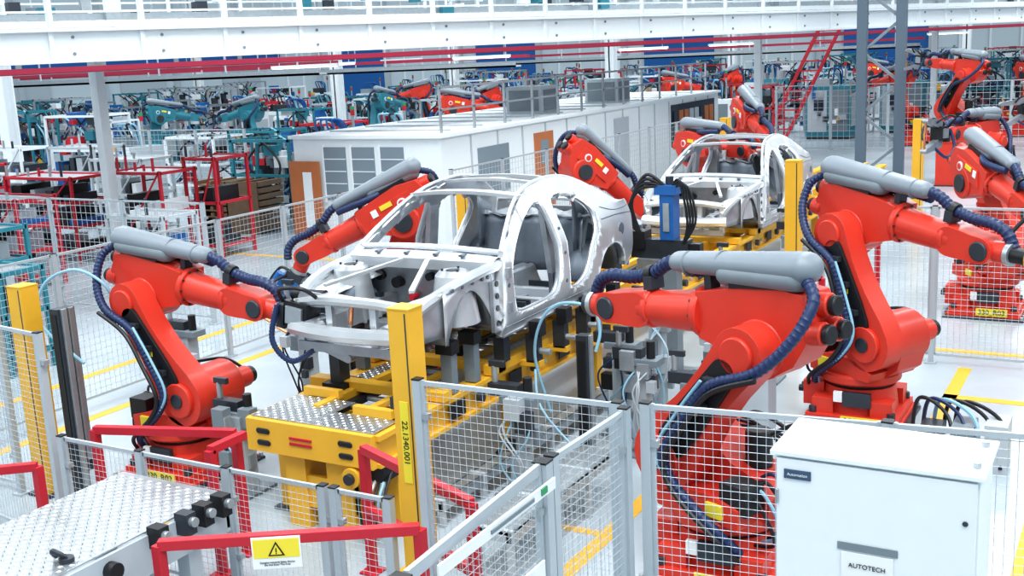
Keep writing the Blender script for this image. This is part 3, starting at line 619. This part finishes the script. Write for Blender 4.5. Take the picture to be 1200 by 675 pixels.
ln(-8.5,6.6,-7.3,6.7); ln(-4.9,8,-3.9,8.1)
g.obj('floor_marking')
WALLC=mat('cladding_blue_grey',(.56,.63,.68),.55,noise=.06)
g=M(); g.b2((-75,86,0),(45,86.3,14),WALLC)
for k in range(-70,45,8): g.b2((k,85.6,0),(k+.5,86,14),LG)
for k in range(-74,44,2): g.b2((k,85.9,0),(k+.15,86,14),WHT)
for k in range(-68,40,16): g.b2((k,85.7,0),(k+6,85.95,5),BLU if k%32 else LG)
g.b2((-75,85.7,6),(45,86,6.5),MG); g.obj('wall_back')
g=M(); g.b2((-75.3,-12,0),(-75,86,14),WALLC)
for k in range(-8,86,8): g.b2((-75,k,0),(-74.6,k+.5,14),LG)
for k in range(-8,84,12): g.b2((-75,k+2,0),(-74.8,k+7,4.4),[BLU,LG,TEAL][k%3])
g.b2((-75,-12,4.5),(-74.7,86,5),BLU); g.obj('wall_left')
g=M(); g.b2((45,-12,0),(45.3,86,14),WALLC); g.obj('wall_right')
# ---------------------------------------------------------------- cabin
g=M(); x0,x1,y0,y1,h=-17.3,-13.2,20.1,38.,2.42
g.b2((x0,y0,0),(x1,y1,h-.06),WHT); g.b2((x0-.08,y0-.08,h-.06),(x1+.08,y1+.08,h+.02),WHT)
k=y0+1.2
while k<y1: g.b2((x1,k,0),(x1+.02,k+.05,h-.1),LG); k+=1.2
WGL=mat('window_glass_dark',(.20,.25,.29),.12)
k=x0+.9
while k<x1-.8: 
    g.b2((k,y0-.03,.95),(k+.62,y0,h-.25),WGL); g.b2((k-.04,y0-.05,.9),(k+.0,y0,h-.2),WHT)
    for q in range(4): g.b2((k,y0-.035,1.05+.28*q),(k+.62,y0-.03,1.07+.28*q),WHT)
    k+=.8
g.b2((x0-.1,y0-.10,0),(x0+.8,y0-.08,1.85),ORW); g.b2((x0+.3,y0-.12,.3),(x0+.55,y0-.105,1.6),WHT)
g.b2((x1,y0+1.5,.9),(x1+.03,y0+2.9,2.0),WGL); g.b2((x1,y0+4.2,0),(x1+.03,y0+5.2,2.1),ORW); g.b2((x1+.03,y0+4.5,1.3),(x1+.04,y0+4.9,1.9),WGL); g.b2((x1,y0+9,0),(x1+.03,y0+10,2.1),LG); g.b2((x1,y1-4.5,.9),(x1+.04,y1-.5,2.2),SCR)
for q in range(8): g.b2((x1+.04,y1-4.4+.48*q,1.1),(x1+.07,y1-4.05+.48*q,2.0),random.choice([ORW,SCR,ORW,LG]))
for (a,b) in((-15.2,26.5),(-15,31)):
    g.b2((a,b,h),(a+1.1,b+.9,h+.75),LG); g.b2((a+.1,b-.02,h+.1),(a+1,b,h+.65),MG); g.b2((a+1.1,b+.1,h+.1),(a+1.12,b+.8,h+.65),MG)
for q in range(12): g.b2((x0+.3,y0+1+1.4*q,h),(x1-.4,y0+1.04+1.4*q,h+.05),LG)
g.obj('modular_office_cabin')
g=M()
for q in range(13):
    yy=y0+.3+q*1.4; g.b2((x1-.2,yy,h+.02),(x1-.15,yy+.05,h+1.0),STL)
g.b2((x1-.2,y0+.3,h+.97),(x1-.15,y1-.5,h+1.02),STL); g.b2((x1-.2,y0+.3,h+.5),(x1-.15,y1-.5,h+.54),STL); g.obj('roof_railing')
# ---------------------------------------------------------------- mezzanine beam
pA=Vector((-18,12.7,0)); pB=Vector((-4.4,48,0)); dd=(pB-pA).normalized(); pA=pA-dd*14; pB=pB+dd*20
nn=Vector((-dd.y,dd.x,0)); up=Vector((0,0,1)); g=M(); LL=(pB-pA).length; RZ=Matrix.Rotation(math.atan2(dd.y,dd.x),3,'Z')
g.beam(pA+up*4.60,pB+up*4.60,.25,.52,WHT); g.beam(pA+up*4.88,pB+up*4.88,.5,.06,WHT); g.beam(pA+up*4.32,pB+up*4.32,.5,.06,WHT)
g.beam(pA+up*4.90+nn*1.3,pB+up*4.90+nn*1.3,2.4,.05,LG); g.beam(pA+nn*2.6+up*4.60,pB+nn*2.6+up*4.60,.25,.52,WHT)
g.beam(pA+up*4.17-nn*.25,pB+up*4.17-nn*.25,.10,.10,PIP); g.beam(pA+up*4.14+nn*1.2,pB+up*4.14+nn*1.2,.3,.06,PIP)
t=0
while t<LL:
    q=pA+dd*t
    g.box(q+up*4.60-nn*.14,(.08,.08,.5),WHT,RZ)
    for h_ in(4.45,4.75): g.cyl(q+dd*.4+up*h_-nn*.15,q+dd*.4+up*h_-nn*.12,.03,MG,n=8)
    g.beam(q+up*4.9-nn*.2,q+up*6.3-nn*.2,.09,.09,WHT); g.beam(q+up*4.9+nn*2.5,q+up*6.3+nn*2.5,.06,.06,WHT); t+=1.7
for z in(5.2,5.5,6.05): g.beam(pA+up*z-nn*.2,pB+up*z-nn*.2,.04,.04,WHT); g.beam(pA+up*z+nn*2.5,pB+up*z+nn*2.5,.04,.04,WHT)
g.beam(pA+up*4.98-nn*.2,pB+up*4.98-nn*.2,.03,.12,WHT)
g.beam(pA+nn*.8+up*5.15,pB+nn*.8+up*5.15,.06,.12,STL); g.beam(pA+nn*1.6+up*5.15,pB+nn*1.6+up*5.15,.06,.12,WHT)
t=0
while t<LL-.5:
    q=pA+dd*t
    g.beam(q+nn*.8+up*5.19,q+nn*1.6+up*5.19,.05,.05,LG); g.beam(q+nn*.8+up*4.93,q+nn*.8+up*5.15,.05,.05,LG)
    if random.random()<.7: g.box(q+nn*random.uniform(.6,1.9)+up*random.uniform(5.05,5.6),(random.uniform(.08,.35),random.uniform(.1,.3),random.uniform(.08,.3)),random.choice([MG,DK,WHT,LG,TEAL,STL,WHT,LG]),RZ)
    t+=.35
t=6
while t<LL:
    q=pA+dd*t+nn*2.6
    if not(-18<q.x<-12.8 and 19.5<q.y<38.5): g.beam(q,q+up*4.34,.22,.22,WHT)
    t+=11
g.obj('mezzanine_walkway')
OCC=[(-18,19.5,-12.5,38.8),(-10,4,-1,33),(-11.6,4,-11,32),(-12,40.8,8,41.2),(0,23.8,9,24.2),(-27,22.8,-21.5,23.2),(-24,12.6,-13,13.0)]
def occ(x0,y0,x1,y1): 
    return any(x0<b[2] and x1>b[0] and y0<b[3] and y1>b[1] for b in OCC)
t=6
while t<LL: q=pA+dd*t+nn*2.6; OCC.append((q.x-.3,q.y-.3,q.x+.3,q.y+.3)); t+=11
def column(x,y,h=9,w=.4,mt=WHT):
    g=M(); g.b2((x-w/2,y-w/2,0),(x+w/2,y-w/2+.05,h),mt); g.b2((x-w/2,y+w/2-.05,0),(x+w/2,y+w/2,h),mt); g.b2((x-.03,y-w/2,0),(x+.03,y+w/2,h),mt)
    g.b2((x-w*.8,y-w*.8,0),(x+w*.8,y+w*.8,.06),MG); g.obj('steel_column'); OCC.append((x-.4,y-.4,x+.4,y+.4))
for (x,y) in((-30,22),(-30,38),(-20,44),(-33,52),(-20,60),(-8,60),(6,60),(-42,30),(-45,45),(2,44),(-27,60)): column(x,y)
g=M(); x,y=-7.4,34.
DKG=mat('column_blue_grey',(.10,.14,.18),.5)
for a in(0,1.1):
    g.b2((x+a-.14,y-.12,0),(x+a+.14,y+.12,9),DKG)
k=0
while k<7.5: g.beam((x,y,k),(x+1.1,y,k+.9),.08,.08,MG); g.beam((x+1.1,y,k+.9),(x,y,k+1.8),.08,.08,MG); k+=1.8
g.obj('lattice_column'); OCC.append((-7.8,33.5,-6,34.5))
g=M(); 
for s in(-.4,.4): g.beam((-13+s,44,0),(-10+s,44,6),.1,.12,RED2)
for k in range(16): t=k/16; g.beam((-13.4+3*t,44,.2+6*t),(-12.6+3*t,44,.2+6*t),.06,.05,RED2)
g.obj('red_access_ladder'); OCC.append((-13.6,43.5,-9.3,44.5))
def rack(x,y,w,d,h,n,mt,seed,name='parts_rack',rz=0):
    rd=random.Random(seed); g=M(); OCC.append((x,y,x+w,y+d))
    for a in(0,w):
        for b in(0,d): g.b2((a-.03,b-.03,0),(a+.03,b+.03,h),mt)
    for k in range(n):
        z=.25+(h-.3)*k/(n-1) if n>1 else h*.5
        for b in(0,d): g.b2((0,b-.03,z-.03),(w,b+.03,z+.03),mt)
        for a in(0,w): g.b2((a-.03,0,z-.03),(a+.03,d,z+.03),mt)
        g.b2((0,0,z-.01),(w,d,z),STL)
        c=.1
        while c<w-.3 and k<n-1:
            ww=rd.uniform(.12,.3); g.b2((c,.1,z),(c+ww,d-.1,z+rd.uniform(.1,.4)),rd.choice([DK,ALU2,WHT,MG,BLU,LG,BLK,DK])); c+=ww+rd.uniform(.03,.15)
    g.beam((0,0,.1),(w,0,h),.03,.03,mt)
    for k in range(6): g.cyl((w*k/6+.1,0,h),(w*k/6+.1,0,h+rd.uniform(.1,.35)),.03,rd.choice([DK,mt,STL]),n=6)
    g.obj(name,loc=(x,y,0),rotz=rz)
for i,(x,y,w_,d_,h_,n_) in enumerate([(-22.5,16.2,2.2,1.0,1.9,4),(-19.6,16.6,1.6,1.0,2.0,3),(-25.0,14.4,1.6,1.2,1.9,3),(-16.2,13.6,1.4,.8,1.6,3),(-14.4,9.4,.9,.7,1.5,3),(-18.3,17.6,.9,1,2.2,3),(-14.3,7.2,1.5,.8,1.8,3),(-17,10.6,1.5,.8,1.8,4),(-20.5,13.6,1.8,.9,1.8,4),(-23,19,1.8,1,2,3),(-26.5,17,1.6,1,2,4),(-28.5,19.5,2.2,1,2.2,4),(-25.8,20,1.8,1,2.2,4)]): rack(x,y,w_,d_,h_,n_,RED2 if i not in(3,4,7,9,11,12) else [LG,TEAL,WHT][i%3],i+1)
g=M()
for a in range(2):
    for z in range(8):
        g.b2((a*1.1,0,.05+z*.16),(a*1.1+1.0,.9,.08+z*.16),WOOD); g.b2((a*1.1,0,.08+z*.16),(a*1.1+.1,.9,.17+z*.16),WOOD); g.b2((a*1.1+.45,0,.08+z*.16),(a*1.1+.55,.9,.17+z*.16),WOOD); g.b2((a*1.1+.9,0,.08+z*.16),(a*1.1+1.0,.9,.17+z*.16),WOOD)
g.b2((1.1,-.05,0),(2.1,-.02,1.3),WOOD); g.obj('wooden_pallet_stack',loc=(-20.9,20.4,0)); OCC.append((-21,20.3,-18.6,21.4))
def machine_mesh(seed):
    rd=random.Random(seed); g=M(); w=rd.uniform(1.2,2.2);d=rd.uniform(.8,1.4);h=rd.uniform(1.4,2.3); c=rd.choice([WHT,LG,WHT,MG,LG,BLU,TEAL])
    g.b2((0,0,.1),(w,d,h),c); g.b2((.05,.05,0),(w-.05,d-.05,.1),DK)
    g.b2((.1,-.02,.3),(w*.48,0,h-.15),LG); g.b2((w*.52,-.02,.3),(w-.1,0,h-.15),MG)
    g.b2((w*.2,-.05,h*.55),(w*.42,-.02,h*.75),SCR); g.b2((w,.1,.5),(w+.03,d-.1,h-.3),LG)
    g.b2((w*.1,d*.2,h),(w*.5,d*.7,h+.3),rd.choice([DK,MG,STL])); g.cyl((w*.8,d*.5,h),(w*.8,d*.5,h+.8),.04,STL,n=8)
    g.cyl((w*.8,d*.5,h+.8),(w*.8,d*.5,h+.95),.06,RED2,n=10); g.cyl((w*.8,d*.5,h+.95),(w*.8,d*.5,h+1.05),.06,GRN,n=10)
    for k in range(4): g.tube([(w*.2+.2*k,d*.5,h+.2),(w*.3+.2*k,d*.2,h+.7),(w*.6+.1*k,d*.3,h+.6),(w*.7,d*.5,h)],.03,rd.choice([BLK,BLU,CYN]),n=6)
    for k in range(9): g.box((rd.uniform(.1,w-.1),-.06,rd.uniform(.4,h)),(rd.uniform(.1,.35),.12,rd.uniform(.1,.3)),rd.choice([DK,BLU,YEL,WHT,BLK,STL]))
    return g.mesh('machine_enclosure'),w,d
MM=[machine_mesh(k) for k in range(10)]
def frame_mesh(seed,mt):
    rd=random.Random(seed); g=M(); w,d,h=rd.uniform(1.5,2.6),rd.uniform(1,1.8),rd.uniform(2,3.3)
    for a in(0,w):
        for b in(0,d): g.b2((a,b,0),(a+.07,b+.07,h),mt)
    for z in(h,h*.6,.6):
        for b in(0,d): g.b2((0,b,z-.07),(w,b+.07,z),mt)
        for a in(0,w): g.b2((a,0,z-.07),(a+.07,d,z),mt)
    for k in range(34):
        s=rd.uniform(.1,.40); g.box((rd.uniform(.2,w-.2),rd.uniform(.2,d-.2),rd.uniform(.3,h-.1)),(s*rd.uniform(.6,1.5),s*.8,s*rd.uniform(.7,1.4)),rd.choice([DK,BLU,TEAL,LG,STL,WHT,BLK,DK,LG,MG,WHT,TEAL,RED2]))
    for k in range(6):
        a=Vector((rd.uniform(.1,w-.1),rd.uniform(.1,d-.1),.1)); g.cyl(a,a+Vector((rd.uniform(-.3,.3),0,rd.uniform(1,h-.2))),.05,rd.choice([STL,DK,TEAL,LG]),n=8)
    for k in range(8): g.tube([(rd.uniform(0,w),rd.uniform(0,d),h),(rd.uniform(0,w),rd.uniform(0,d),h*.7),(rd.uniform(0,w),rd.uniform(0,d),h*.3)],.03,rd.choice([BLK,NAVY,CYN,BLK]),n=6)
    return g.mesh('tooling_frame'),w+.1,d+.1
FM=[frame_mesh(k+40,c) for k,c in enumerate([WHT,TEAL,LG,RED2,STL,BLU,WHT,MG,TEAL,LG,RED2,WHT])]
rd=random.Random(11)
def place(mm,name,x,y):
    me,w,d=mm
    if occ(x,y,x+w,y+d): return
    OCC.append((x-.1,y-.1,x+w+.1,y+d+.1))
    o=bpy.data.objects.new(name,me); bpy.context.collection.objects.link(o); o.location=(x,y,0)
src=robot('industrial_robot',-20.5,31,.3,1.1,.6,.2,-.2,0,'gun',1,None,BLK,detail=False); OCC.append((-22,30,-18.5,33))
fme=[c for c in src.children][0].data
tme=fme.copy(); tme.name='arm_assembly_teal'
for i,mt in enumerate(tme.materials):
    if mt==RED: tme.materials[i]=TEAL
for j,(x,y,z,r) in enumerate(((-27,30,0,2.5),(-22,38,0,4),(-26,35,0,1),(-17.5,43,0,.4),(-7.5,43.5,.4,2),(-4.5,47,.6,5),(-2,43.5,.4,3.6),(1,36,.4,2),(-.5,31.5,.2,3.2),(-12,54,.5,0),(-17,52,0,4),(2,28,.3,3),(3,50,.5,2),(-32,29,0,0.5),(-30,33,0,2),(-29,44,0,3))):
    OCC.append((x-1.4,y-1.4,x+1.4,y+1.4))
    e=empty('industrial_robot',(x,y,0),r); o=bpy.data.objects.new('arm_assembly',tme if j in(0,2,13) else fme); bpy.context.collection.objects.link(o); o.parent=e
for (a,b,c,d_) in ((-48,21.6,-18.4,82),(-18,40,12,82),(1,16,14,40)):
    yy=b
    while yy<d_:
        xx=a
        while xx<c:
            x=xx+rd.uniform(0,.5);y=yy+rd.uniform(0,.3)
            if rd.random()<.45: place(rd.choice(MM),'machine_enclosure',x,y)
            elif rd.random()<.95: place(rd.choice(FM),'tooling_frame',x,y)
            xx+=2.7
        yy+=2.8 if yy<50 else 5
for (y,z,xa,xb) in((33,3.6,-45,-18.5),(47,3.5,-48,-8),(27,3.7,-44,-22)):
    g=M(); g.b2((xa,y,z),(xb,y+.4,z+.06),LG); g.b2((xa,y,z),(xb,y+.04,z+.18),STL); g.b2((xa,y+.9,z+.3),(xb,y+1.0,z+.4),PIP)
    k=xa
    while k<xb: g.b2((k,y+.2,z),(k+.04,y+.24,9),LG); k+=3
    g.obj('overhead_cable_tray')
def lamp(x,y,z):
    g=M(); g.b2((-.9,-.15,0),(.9,.15,.08),WHT); g.b2((-.86,-.12,-.01),(.86,.12,0),LAMP)
    for a in(-.7,.7): g.cyl((a,0,.08),(a,0,3),.012,STL,n=6)
    g.obj('hanging_lamp',loc=(x,y,z),rotz=.5)
for (x,y) in((-20,24),(-18,30),(-14,42),(-24,30),(-28,40),(-16,38),(-8,54)): lamp(x,y,3.95)
# ---------------------------------------------------------------- lights
w=bpy.data.worlds.new('hall_ambient'); bpy.context.scene.world=w; w.use_nodes=True
w.node_tree.nodes['Background'].inputs[0].default_value=(.76,.92,1.0,1); w.node_tree.nodes['Background'].inputs[1].default_value=.58
for x in(-34,-22,-12,-3,6):
    for y in(4,16,30,48):
        l=bpy.data.lights.new('ceiling_light','AREA'); l.shape='RECTANGLE'; l.size=1.0; l.size_y=9; l.energy=480; l.color=(.96,.98,1)
        o=bpy.data.objects.new('ceiling_light',l); o.location=(x,y,9.5); bpy.context.collection.objects.link(o)
s=bpy.data.lights.new('soft_shadow_sun','SUN'); s.energy=1.6; s.angle=28*D2R; s.color=(1,.99,.97); o=bpy.data.objects.new('soft_shadow_sun',s); o.rotation_euler=(.35,.35,0); bpy.context.collection.objects.link(o)  # wide soft sun added over the open-topped hall for directional shadows
sc=bpy.context.scene; sc.view_settings.view_transform='Standard'; sc.view_settings.exposure=.06
try: sc.view_settings.look='Medium High Contrast'
except Exception: pass
